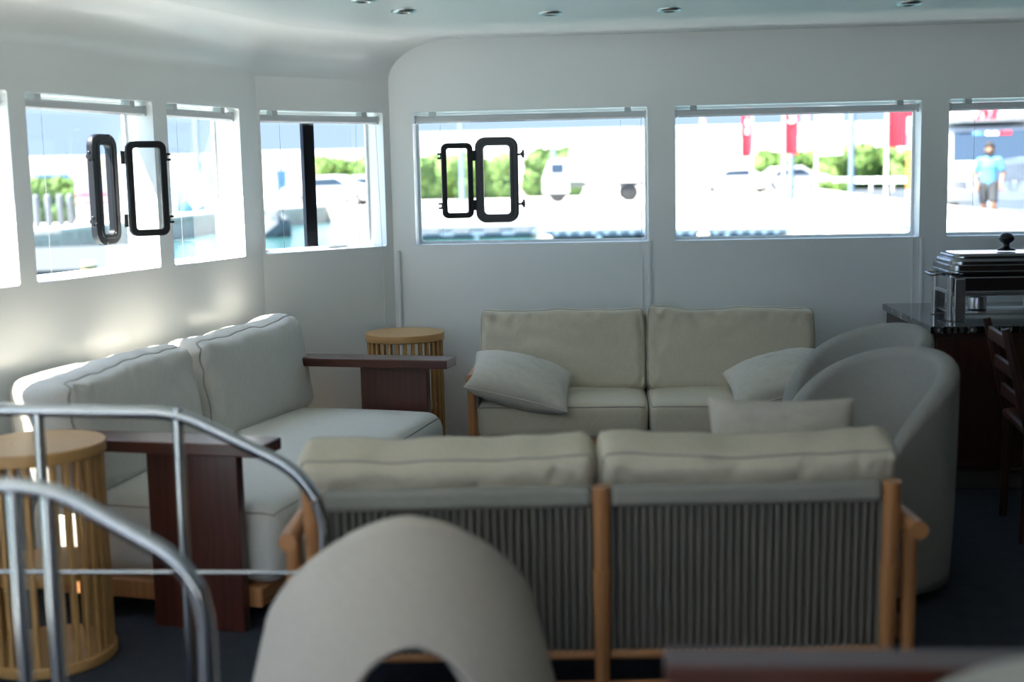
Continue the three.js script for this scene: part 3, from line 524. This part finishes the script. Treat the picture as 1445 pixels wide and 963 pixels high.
hedge('green bushes behind the open porthole', 586, 716, 72, 222, 2, 33);
hedge('green shrubs between the porthole and the white lorry', 752, 806, 75, 213, 2, 34);
hedge('yellow green roadside hedge behind the flagpoles', 1072, 1190, 84, 213, 2, 35);
hedge('yellow green roadside hedge behind the lamp post', 1190, 1300, 80, 209, 2, 36);
hedge('small dry shrub on the quay behind the parapet', 1157, 1194, 58, 257, 1, 37);
function bollard(px, d) { const p = atD(px, d, QUAY), t = tag(mesh('bollard', lathe([[0, 1.02], [.06, 1.0], [.1, .95], [.1, 0], [0, 0]], 16), O.grey), 'grey steel bollard standing before the clipped hedge', 'bollard', 'bollards before the hedge'); t.position.copy(p); }
for (const px of [49, 66, 83, 97]) bollard(px, 40.5);
function pole(name, label, cat, px, d, pyTop, r, mat, group) { const p = atD(px, d, QUAY), h = yOf(px, pyTop, d) - QUAY, t = thing(name, label, cat, [p.x, p.y, p.z], 0, group); mesh('shaft', cyl(V(0, 0, 0), V(0, h, 0), r, r * .8), mat, t); mesh('base_plate', cyl(V(0, 0, 0), V(0, .05, 0), r * 2.4), mat, t); return [t, h]; }
for (const [px, d, top, w] of [[281, 60, 90, 'seen through the narrow side window'], [652, 66, 90, 'behind the hinged porthole leaf'], [782, 66, 200, 'beside the white lorry'], [1117, 60, 100, 'behind the middle red flag'], [1202, 56, 80, 'beside the white flag']]) {
  const [t, h] = pole('lamp_post', 'slender blue-grey lamp post ' + w, 'lamp post', px, d, top, .13, O.post, 'harbour lamp posts'); mesh('lamp_head', box(.7, .12, .25, .3, h, 0, .04), O.post, t);
}
const font = await new FontLoader().loadAsync('fonts/droid/droid_sans_bold.typeface.json'), serif = await new FontLoader().loadAsync('fonts/droid/droid_serif_bold.typeface.json');
const text = (s, size, f = font, depth = .012) => { const g = plain(new TextGeometry(s, { font: f, size, depth, curveSegments: 4, bevelEnabled: false })); g.computeBoundingBox(); const c = g.boundingBox.getCenter(V()); return g.translate(-c.x, -c.y, 0); };
function flag(label, pxPole, px0, px1, d, pyTop, pyBot, mat, marks, side) {
  const [t, h] = pole('flag', label, 'flag', pxPole, d, pyTop - 12, .07, O.whitePaint, 'quayside flags on white poles'), p = atD(pxPole, d, 0), a = atD(px0, d, 0), b = atD(px1, d, 0), w = a.distanceTo(b), y1 = yOf(px0, pyTop, d) - QUAY, y0 = yOf(px0, pyBot, d) - QUAY, hh = y1 - y0;
  t.rotation.y = -Math.atan2(b.z - a.z, b.x - a.x); const off = (px0 + px1) / 2 - pxPole, x = Math.sign(off) * (a.clone().add(b).multiplyScalar(.5).distanceTo(p));
  const g = new THREE.BoxGeometry(w, hh, .02, 16, 30, 1), q = g.attributes.position; const wav = (x, y) => .09 * Math.sin(x / w * 5 + y * 1.3) * (x / w + .6); for (let i = 0; i < q.count; i++) q.setZ(i, q.getZ(i) + wav(q.getX(i), q.getY(i))); g.computeVertexNormals();
  const c = mesh('cloth', plain(g).translate(x, (y0 + y1) / 2, 0), mat, t);
  for (const [s, sz, fx, fy, mm] of marks ?? []) { const m = mesh('lettering', text(s, sz).rotateZ(Math.PI / 2 * (side ?? 1)), mm ?? O.pale, c); m.position.set(x + fx * w, (y0 + y1) / 2 + fy * hh, .03 + wav(fx * w, fy * hh) + .03); }
}
flag('narrow red flag with small white lettering on a white pole', 1061, 1046, 1060, 58, 120, 222, O.red, [['m', .26, .1, .26], ['m', .24, .1, .12], ['m', .24, .1, -.02], ['m', .22, .1, -.14]]);
flag('red flag with one large white character on a white pole', 1106, 1106, 1126, 56, 120, 218, O.red, [['3', .5, .05, .04], ['m', .3, .05, .26]], 0);
flag('broad plain red flag with a dark fold on a white pole', 1251, 1249, 1280, 46, 110, 208, O.red);
flag('white flag with pale blue hem on a white pole', 1152, 1155, 1188, 54, 120, 219, O.pale);
flag('small distant pink flag above the pontoon', 990, 990, 995, 110, 168, 192, O.pink);
flag('small distant pink flag between the red flag and white flag', 1134, 1135, 1141, 100, 162, 192, O.pink);
{ // red and orange banner sign by the road
  const { t, L, h } = standing('banner_sign', 'tall red, white and orange banner sign by the road', 'sign', 1279, 1297, 45, .1, 130, null); const bands = [[.0, .14, O.whitePaint], [.14, .5, O.orange], [.5, .64, O.pink], [.64, .78, O.whitePaint], [.78, 1, O.red]];
  for (const [a, b, m] of bands) mesh('sign_band', box(L, (b - a) * h, .08, 0, (a + b) / 2 * h, 0, .005), m, t);
}
{ // guard rail
  const a = atD(1140, 78, 0), b = atD(1330, 70, 0), L = a.distanceTo(b), t = thing('guard_rail', 'pale roadside guard rail in front of the roadside hedge', 'guard rail', [(a.x + b.x) / 2, QUAY, (a.z + b.z) / 2], -Math.atan2(b.z - a.z, b.x - a.x));
  mesh('beam', box(L, .3, .06, 0, .6, 0, .02), O.pale, t); for (let i = 0; i < 7; i++) mesh('post', box(.12, .7, .12, -L / 2 + .3 + i * (L - .6) / 6, .35, -.08, .01), O.pale, t);
}
// ---- vehicles
function wheel(r, w) { return merge(lathe([[0, -w / 2], [r * .9, -w / 2], [r, -w * .35], [r, w * .35], [r * .9, w / 2], [0, w / 2]], 24).rotateX(Math.PI / 2)); }
function car(label, p, turn, paint) {         // saloon car, length along x
  const t = thing('car', label, 'car', p, turn, 'parked cars'), prof = [[-2.15, .35], [-2.2, .62], [-2.1, .82], [-1.35, .92], [-.75, 1.36], [.55, 1.40], [1.25, .98], [2.05, .86], [2.2, .6], [2.15, .35]];
  const s = new THREE.Shape(prof.map(([x, y]) => new THREE.Vector2(x, y))); mesh('body', extrude(s, 1.62, .06).translate(0, 0, -.81), paint, t);
  const gl = new THREE.Shape([[-1.2, .95], [-.7, 1.3], [.5, 1.33], [1.08, .98]].map(([x, y]) => new THREE.Vector2(x, y))); mesh('side_windows', extrude(gl, 1.77).translate(0, 0, -.885), O.screen, t);
  const ws = box(.02, .5, 1.3, 0, 0, 0, .005); const w1 = mesh('windscreen', ws, O.screen, t); w1.position.set(.95, 1.2, 0); w1.rotation.z = R(58); const w2 = mesh('windscreen', ws, O.screen, t); w2.position.set(-1.1, 1.17, 0); w2.rotation.z = R(-52);
  for (const x of [-1.35, 1.35]) for (const z of [-.8, .8]) { const a = mesh('wheel', wheel(.33, .22).translate(x, .33, z), O.tyre, t); mesh('hubcap', lathe([[0, -.12], [.2, -.12], [.21, .12], [0, .12]], 20).rotateX(Math.PI / 2).translate(x, .33, z), O.chrome, a); }
  for (const z of [-.6, .6]) mesh('headlamp', box(.06, .14, .34, 2.17, .7, z, .02), O.pale, t);
  return t;
}
{
  const c = (px, d, turn, label, m) => { const p = atD(px, d, QUAY); return car(label, [p.x, p.y, p.z], turn, m); };
  c(1112, 74, R(12), 'white car with dark windows passing behind the red flags', O.carWhite);
  c(1040, 80, R(5), 'pale car half hidden behind the narrow red flag', O.carWhite);
  c(466, 62, R(-4), 'white car parked before the hedge beside the black pillar', O.carWhite);
  c(524, 67, R(-4), 'white car parked at the far end of the hedge row', O.carWhite);
  c(1492, 29.5, R(-82), 'dark blue car parked beside the walking man', O.carBlue);
}
{ // box lorry seen from the side
  const p = atD(850, 60, QUAY), t = thing('box_lorry', 'long white box lorry parked side-on along the far quay', 'lorry', [p.x, p.y, p.z], R(3));
  const top = yOf(850, 212, 60) - QUAY; mesh('cargo_box', box(3.5, top - .95, 2.2, .25, (top + .95) / 2, 0, .05), O.whitePaint, t); mesh('chassis', box(4.6, .18, 1.4, -.2, .78, 0, .02), O.grey, t);
  const s = new THREE.Shape([[-2.75, .45], [-2.75, 1.1], [-2.45, 1.9], [-1.6, 1.95], [-1.6, .45]].map(([x, y]) => new THREE.Vector2(x, y))); mesh('cab', extrude(s, 1.9, .03).translate(0, 0, -.95), O.whitePaint, t);
  mesh('cab_window', box(.6, .45, 2.0, -2.1, 1.55, 0, .03), O.screen, t); for (const x of [-2.1, 1.2]) for (const z of [-.85, .85]) mesh('wheel', wheel(.4, .25).translate(x, .4, z), O.tyre, t);
}
{ // delivery truck facing the basin, behind the man
  const d = 33, a = atD(1398, d, QUAY), t = thing('delivery_truck', 'white delivery truck facing the quay behind the walking man', 'truck', [a.x, a.y, a.z], R(-22) + 0);
  t.rotation.y = Math.atan2(-a.x, -a.z) + R(4);
  const cab = mesh('cab', extrude(new THREE.Shape([[0, .5], [.06, 1.2], [-.08, 1.35], [-.34, 2.12], [-.5, 2.2], [-1.7, 2.2], [-1.7, .5]].map(([x, y]) => new THREE.Vector2(x, y))), 1.9, .03).rotateY(-Math.PI / 2).translate(.95, 0, 0), O.whitePaint, t);
  const ws = mesh('windscreen', box(1.72, .74, .03, 0, 0, 0, .02), O.screen, cab); ws.position.set(0, 1.76, -.18); ws.rotation.x = R(-18);
  for (const [x, w, m] of [[-.28, .26, O.blueTarp], [.03, .3, O.pale], [.33, .28, O.red]]) { const s = mesh('sun_strip', box(w, .09, .02, x, 0, 0, .005), m, cab); s.position.set(0, 2.06, -.255); s.rotation.x = R(-18); }
  mesh('grille', box(1.1, .3, .04, .1, 1.0, .09, .01), O.grey, cab); mesh('grille_bar', box(.9, .05, .03, .1, 1.02, .12, .005), O.chrome, cab);
  for (const k of [-1, 1]) { mesh('headlamp', box(.36, .26, .06, k * .72, .82, .09, .03), O.chrome, cab); mesh('mirror', box(.15, .42, .1, k * 1.14, 1.6, -.05, .03), O.dark, cab); mesh('mirror_arm', cyl(V(k * .95, 1.8, -.2), V(k * 1.12, 1.78, -.06), .02), O.dark, cab); mesh('wheel', wheel(.4, .24).rotateY(Math.PI / 2).translate(k * .82, .4, -.55), O.tyre, t); mesh('wheel', wheel(.4, .3).rotateY(Math.PI / 2).translate(k * .82, .4, -3.4), O.tyre, t); }
  mesh('bumper', box(2.0, .3, .16, 0, .56, .08, .04), O.grey, t); mesh('number_plate', box(.5, .12, .02, .05, .58, .175, .005), O.pale, t);
  mesh('cargo_box', box(2.25, 2.4, 4.2, 0, 2.15, -3.85, .04), O.whitePaint, t); mesh('box_fascia', box(2.3, 1.05, 1.7, 0, 2.86, -1.0, .12), O.whitePaint, t);
  const m = mesh('lettering', text('M', .42, serif).applyMatrix4(new THREE.Matrix4().makeShear(0, 0, .28, 0, 0, 0)), O.red, t); m.position.set(-.08, 2.60, -.13);
  const ring = mesh('oval_mark', plain(new THREE.TorusGeometry(.13, .02, 6, 24).scale(1.35, .8, 1)), O.pink, t); ring.position.set(-.74, 2.52, -.14);
  for (const x of [.78, .93]) mesh('round_mark', cyl(V(x, 2.56, -.15), V(x, 2.56, -.13), .07), O.red, t);
}
// ---- stacked goods, sign and boat cover on the left-hand quay
{ let q = standing('shipping_container', 'blue shipping container standing behind the clipped hedge', 'container', 44, 102, 58, 2.4, 246, null); mesh('box', box(q.L, q.h, 2.4, 0, q.h / 2, -1.2, .03), O.blue, q.t); for (let i = 0; i < 9; i++) mesh('rib', box(.06, q.h - .2, .05, -q.L / 2 + (i + .5) * q.L / 9, q.h / 2, .03, .01), O.blue, q.t);
  q = standing('shipping_container', 'blue and pale container before the white flat-roofed building', 'container', 390, 427, 78, 2.4, 240, null); mesh('box', box(q.L, q.h, 2.4, 0, q.h / 2, -1.2, .03), O.blue, q.t); mesh('door_panel', box(q.L * .55, q.h * .9, .08, q.L * .18, q.h / 2, .03, .02), O.pale, q.t);
  q = standing('shed', 'small cream shed beside the blue and pale container', 'shed', 362, 388, 74, 3, 229, null); mesh('walls', box(q.L, q.h, 3, 0, q.h / 2, -1.5, .03), O.cream, q.t); mesh('roof', box(q.L + .3, .15, 3.3, 0, q.h + .05, -1.5, .03), O.whitePaint, q.t);
  q = standing('kiosk', 'small white and red kiosk beside the clipped hedge', 'kiosk', 106, 160, 42.5, 1.6, 249, null); mesh('cabin', box(q.L, q.h, 1.4, 0, q.h / 2, -.7, .06), O.whitePaint, q.t); mesh('stripe', box(q.L + .02, .16, 1.42, 0, q.h * .62, -.7, .01), O.pink, q.t); mesh('stripe', box(q.L + .02, .12, 1.42, 0, q.h * .46, -.7, .01), O.pink, q.t); mesh('roof', box(q.L + .3, .12, 1.7, 0, q.h + .04, -.7, .03), O.cream, q.t);
  q = standing('boat_cover', 'blue tarpaulin heap covering a boat ashore', 'tarpaulin', 236, 283, 56, 2, 250, null); { const g = new THREE.IcosahedronGeometry(1, 4), p = g.attributes.position; for (let i = 0; i < p.count; i++) { const v = V(p.getX(i), p.getY(i), p.getZ(i)), f = 1 + .16 * n3(v.x * 2, v.y * 2, v.z * 2) + .06 * n3(v.x * 7, v.y * 7, v.z * 7); p.setXYZ(i, v.x * f, Math.max(-.05, v.y * f), v.z * f); } g.computeVertexNormals(); mesh('sheet', plain(g).scale(q.L * .55, q.h, 1), O.blueTarp, q.t); for (const x of [-.4, .4]) mesh('rope_tie', tube([V(x, .05, 1.05), V(x * .9, q.h * .7, .75), V(x * .8, q.h * 1.02, 0)], .03, 16, 6), O.pale, q.t); }
  q = standing('leaning_board', 'pale rectangular board leaning at a slant over the tarpaulin', 'board', 250, 284, 54.6, .2, 232, null); { const b = mesh('panel', box(.95, 1.75, .08, 0, 0, 0, .02), O.pale, q.t); b.position.set(.1, q.h * .58, 0); b.rotation.z = R(32); const e = mesh('prop', cyl(V(-.4, 0, -.2), V(.1, q.h * .7, -.1), .04), O.grey, q.t); }
  q = standing('fence_screen', 'grey slatted fence screen beside the blue tarpaulin', 'fence', 284, 326, 56, .1, 228, null); for (let i = 0; i < 8; i++) mesh('slat', box(q.L / 8 - .03, q.h, .05, -q.L / 2 + (i + .5) * q.L / 8, q.h / 2, (i % 2) * .03, .01), i % 3 ? O.grey : O.post, q.t);
}
function rock(label, p, s, seed, mat, group) { const g = new THREE.IcosahedronGeometry(1, 2), q = g.attributes.position; for (let i = 0; i < q.count; i++) { const v = V(q.getX(i), q.getY(i), q.getZ(i)), f = .8 + .45 * n3(v.x * 1.3 + seed, v.y * 1.3, v.z * 1.3); q.setXYZ(i, v.x * f * s[0], v.y * f * s[1], v.z * f * s[2]); } const o = tag(mesh('rock', plain(new THREE.BufferGeometry().copy(g)), mat), label, 'rock', group); o.geometry.computeVertexNormals(); o.position.copy(p); return o; }
rock('pale boulder on the quay beside the grey fence screen', atD(322, 55.0, QUAY + .3), [.5, .6, .35], 3, O.cream);
rock('large dark rock at the water below the corner window', atD(374, 46, WATER + .3), [.9, 1.1, .8], 8, O.rock);
// ---- pontoons and piles
function pontoon(label, px0, px1, d, deep, top, planks, dm = O.whitePaint) {
  const a = atD(px0, d, 0), b = atD(px1, d, 0), L = a.distanceTo(b), t = thing('pontoon', label, 'pontoon', [(a.x + b.x) / 2, WATER, (a.z + b.z) / 2], -Math.atan2(b.z - a.z, b.x - a.x)), h = top - WATER;
  mesh('deck', box(L, .12, deep, 0, h - .06, -deep / 2, .02), dm, t); mesh('fascia', box(L, .12, .06, 0, h - .22, -.02, .01), O.post, t);
  for (let i = 0; i < planks; i++) { const x = -L / 2 + (i + .5) * L / planks; mesh('fender', box(L / planks * .55, .1, .08, x, h - .16, .03, .02), O.grey, t); }
  const n = Math.max(2, Math.round(L / 1.6)); for (let i = 0; i <= n; i++) mesh('support', cyl(V(-L / 2 + .1 + i * (L - .2) / n, -.4, -.12), V(-L / 2 + .1 + i * (L - .2) / n, h - .16, -.12), .08), i % 2 ? O.pale : O.pile, t);
  mesh('float', box(L - .2, h - .1, deep - .4, 0, (h - .3) / 2, -deep / 2 - .05, .03), O.dark, t);  // dark box behind the fascia, painted shade for the gap under the deck
}
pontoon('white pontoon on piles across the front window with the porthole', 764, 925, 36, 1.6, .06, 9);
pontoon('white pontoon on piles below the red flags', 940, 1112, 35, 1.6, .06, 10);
pontoon('low floating dock with shade put into its dark colour, below the open porthole', 584, 757, 41, 2, -.12, 4, O.rock);  // dark deck colour stands in for the quay face in shadow
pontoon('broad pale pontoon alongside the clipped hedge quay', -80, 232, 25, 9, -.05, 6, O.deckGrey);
for (const [px, d, top, w] of [[483, 26, 338, 'standing alone in the turquoise water'], [524, 40, 318, 'beside the end of the corner window'], [993, 24, 327, 'in front of the white pontoon'], [1128, 24, 327, 'by the end of the white pontoon'], [1174, 22, 326, 'in front of the parapet wall'], [1393, 17, 324, 'below the walking man'], [770, 24, 332, 'below the porthole knobs'], [118, 20, 368, 'in front of the broad pale pontoon']]) {
  const p = atD(px, d, WATER - .5), h = yOf(px, top, d) - p.y, t = thing('mooring_pile', 'round wooden mooring pile ' + w, 'pile', [p.x, p.y, p.z], 0, 'mooring piles'); mesh('shaft', cyl(V(0, 0, 0), V(0, h - .06, 0), .11), O.pile, t); mesh('cap', lathe([[0, h], [.07, h - .01], [.12, h - .05], [.12, h - .09], [0, h - .09]], 20), O.cream, t);
}

// ------------------------------------------------------------------ the man on the quay
{
  const d = 28.4, a = atD(1396, d, QUAY), t = thing('person', 'man in a light blue T-shirt and dark shorts walking on the quay', 'person', [a.x, a.y, a.z], Math.atan2(-a.x, -a.z) - R(6));
  function field(bones, k = .035, cell = .018, lo = V(-.48, -.05, -.42), side = .96) {   // tapered capsules joined by a smooth minimum, meshed with marching cubes
    const out = [];
    const hiY = Math.max(...bones.map((b) => Math.max(b[0].y, b[1].y) + Math.max(b[2], b[3]))) + .08, loY = Math.min(...bones.map((b) => Math.min(b[0].y, b[1].y) - Math.max(b[2], b[3]))) - .08, size = Math.max(side, hiY - loY), N = Math.min(120, Math.ceil(size / cell)), mc = new MarchingCubes(N, M.black, false, false, 200000), c = V(0, (hiY + loY) / 2, 0), half = size / 2; mc.isolation = 0;
    const p = V(), ab = V(), ap = V();
    for (let z = 0; z < N; z++) for (let y = 0; y < N; y++) for (let x = 0; x < N; x++) {
      p.set((x - N / 2) / (N / 2), (y - N / 2) / (N / 2), (z - N / 2) / (N / 2)).multiplyScalar(half).add(c); let m = 9;
      for (const [A, B, r0, r1, sq] of bones) { ab.subVectors(B, A); ap.subVectors(p, A); if (sq) { ab.z *= sq; ap.z *= sq; } const h = clamp(ap.dot(ab) / Math.max(1e-9, ab.lengthSq())), dd = ap.addScaledVector(ab, -h).length() - (r0 + (r1 - r0) * h); const e = Math.max(k - Math.abs(m - dd), 0) / k; m = Math.min(m, dd) - e * e * k * .25; }
      mc.field[x + y * N + z * N * N] = -m;
    }
    mc.update(); const n = mc.count, g = new THREE.BufferGeometry(); g.setAttribute('position', new THREE.BufferAttribute(mc.positionArray.slice(0, n * 3), 3)); g.setAttribute('normal', new THREE.BufferAttribute(mc.normalArray.slice(0, n * 3), 3));
    g.scale(half, half, half).translate(c.x, c.y, c.z); return plain(g);
  }
  const hip = V(0, .92, 0), chest = V(0, 1.28, 0), neck = V(0, 1.46, .0), head = V(.005, 1.60, .02);
  const hipL = V(.09, .90, 0), hipR = V(-.09, .90, 0), kL = V(.11, .50, .09), kR = V(-.10, .49, -.02), fL = V(.12, .09, -.02), fR = V(-.10, .08, -.09);
  const sL = V(.185, 1.39, 0), sR = V(-.185, 1.39, 0), eL = V(.27, 1.12, -.03), eR = V(-.29, 1.11, -.03), wL = V(.25, .90, .10), wR = V(-.21, .88, .10);
  const skin = std({ color: rgb(.22, .115, .07), roughness: .6 }), shirt = std({ color: rgb(.075, .26, .45), roughness: .9 }), shorts = std({ color: rgb(.035, .04, .045), roughness: .9 }), hair = std({ color: rgb(.015, .012, .01), roughness: .8 });
  const fingers = (w, s) => [0, 1, 2, 3].map((i) => [V(w.x + s * .005, w.y - .07, w.z + .02 + i * .018 - .03), V(w.x - s * .004, w.y - .145 - (i % 3) * .008, w.z + .035 + i * .02 - .03), .0095, .008]).concat([[V(w.x, w.y - .03, w.z + .03), V(w.x - s * .02, w.y - .09, w.z + .062), .011, .009]]);
  mesh('body', field([[hip, chest, .13, .15, 1.4], [chest, neck, .13, .06, 1.2], [neck, head, .055, .06], [V(0, 1.57, .02), V(0, 1.645, .005), .072, .085], [V(0, 1.585, .105), V(0, 1.60, .098), .014, .012], [V(0, 1.535, .07), V(0, 1.56, .06), .035, .04], [V(-.085, 1.595, 0), V(-.085, 1.615, 0), .018, .02], [V(.085, 1.595, 0), V(.085, 1.615, 0), .018, .02],
    [sL, eL, .052, .043], [eL, wL, .042, .03], [sR, eR, .052, .043], [eR, wR, .042, .03], [wL, V(wL.x, wL.y - .07, wL.z + .02), .03, .03], [wR, V(wR.x, wR.y - .07, wR.z + .02), .03, .03], ...fingers(wL, 1), ...fingers(wR, -1),
    [hipL, kL, .085, .058], [kL, fL, .058, .038], [hipR, kR, .085, .058], [kR, fR, .058, .038], [fL, V(fL.x, .035, fL.z + .17), .045, .036], [fR, V(fR.x, .035, fR.z + .17), .045, .036]], .03, .016), skin, t);
  mesh('t_shirt', field([[V(0, .93, 0), chest, .155, .165, 1.35], [chest, V(0, 1.43, 0), .16, .085, 1.25], [sL, sL.clone().lerp(eL, .62), .07, .072], [sR, sR.clone().lerp(eR, .62), .07, .072], [V(-.1, 1.38, 0), V(.1, 1.38, 0), .08, .08]], .04, .02), shirt, t);
  mesh('shorts', field([[V(0, .93, 0), V(0, .86, 0), .15, .14, 1.3], [hipL, hipL.clone().lerp(kL, .82), .105, .088], [hipR, hipR.clone().lerp(kR, .82), .105, .088]], .035, .02), shorts, t);
  mesh('hair', field([[V(0, 1.67, -.012), V(0, 1.70, .012), .095, .082], [V(0, 1.61, -.05), V(0, 1.66, -.035), .075, .082], [V(-.06, 1.69, .05), V(.06, 1.69, .05), .03, .03]], .03, .014), hair, t);
  mesh('beard', field([[V(-.062, 1.56, .045), V(.062, 1.56, .045), .034, .034], [V(0, 1.53, .088), V(0, 1.56, .085), .04, .034], [V(-.07, 1.60, .03), V(-.06, 1.55, .045), .022, .03], [V(.07, 1.60, .03), V(.06, 1.55, .045), .022, .03]], .03, .012), hair, t);
  for (const k of [-1, 1]) mesh('eye', plain(new THREE.SphereGeometry(.009, 10, 8)).translate(k * .03, 1.612, .094), M.blackGloss, t);
  for (const f of [fL, fR]) mesh('shoe', field([[V(f.x, .04, f.z - .02), V(f.x, .04, f.z + .18), .052, .044]], .02, .014), O.grey, t);
}
renderer.render(scene, camera);
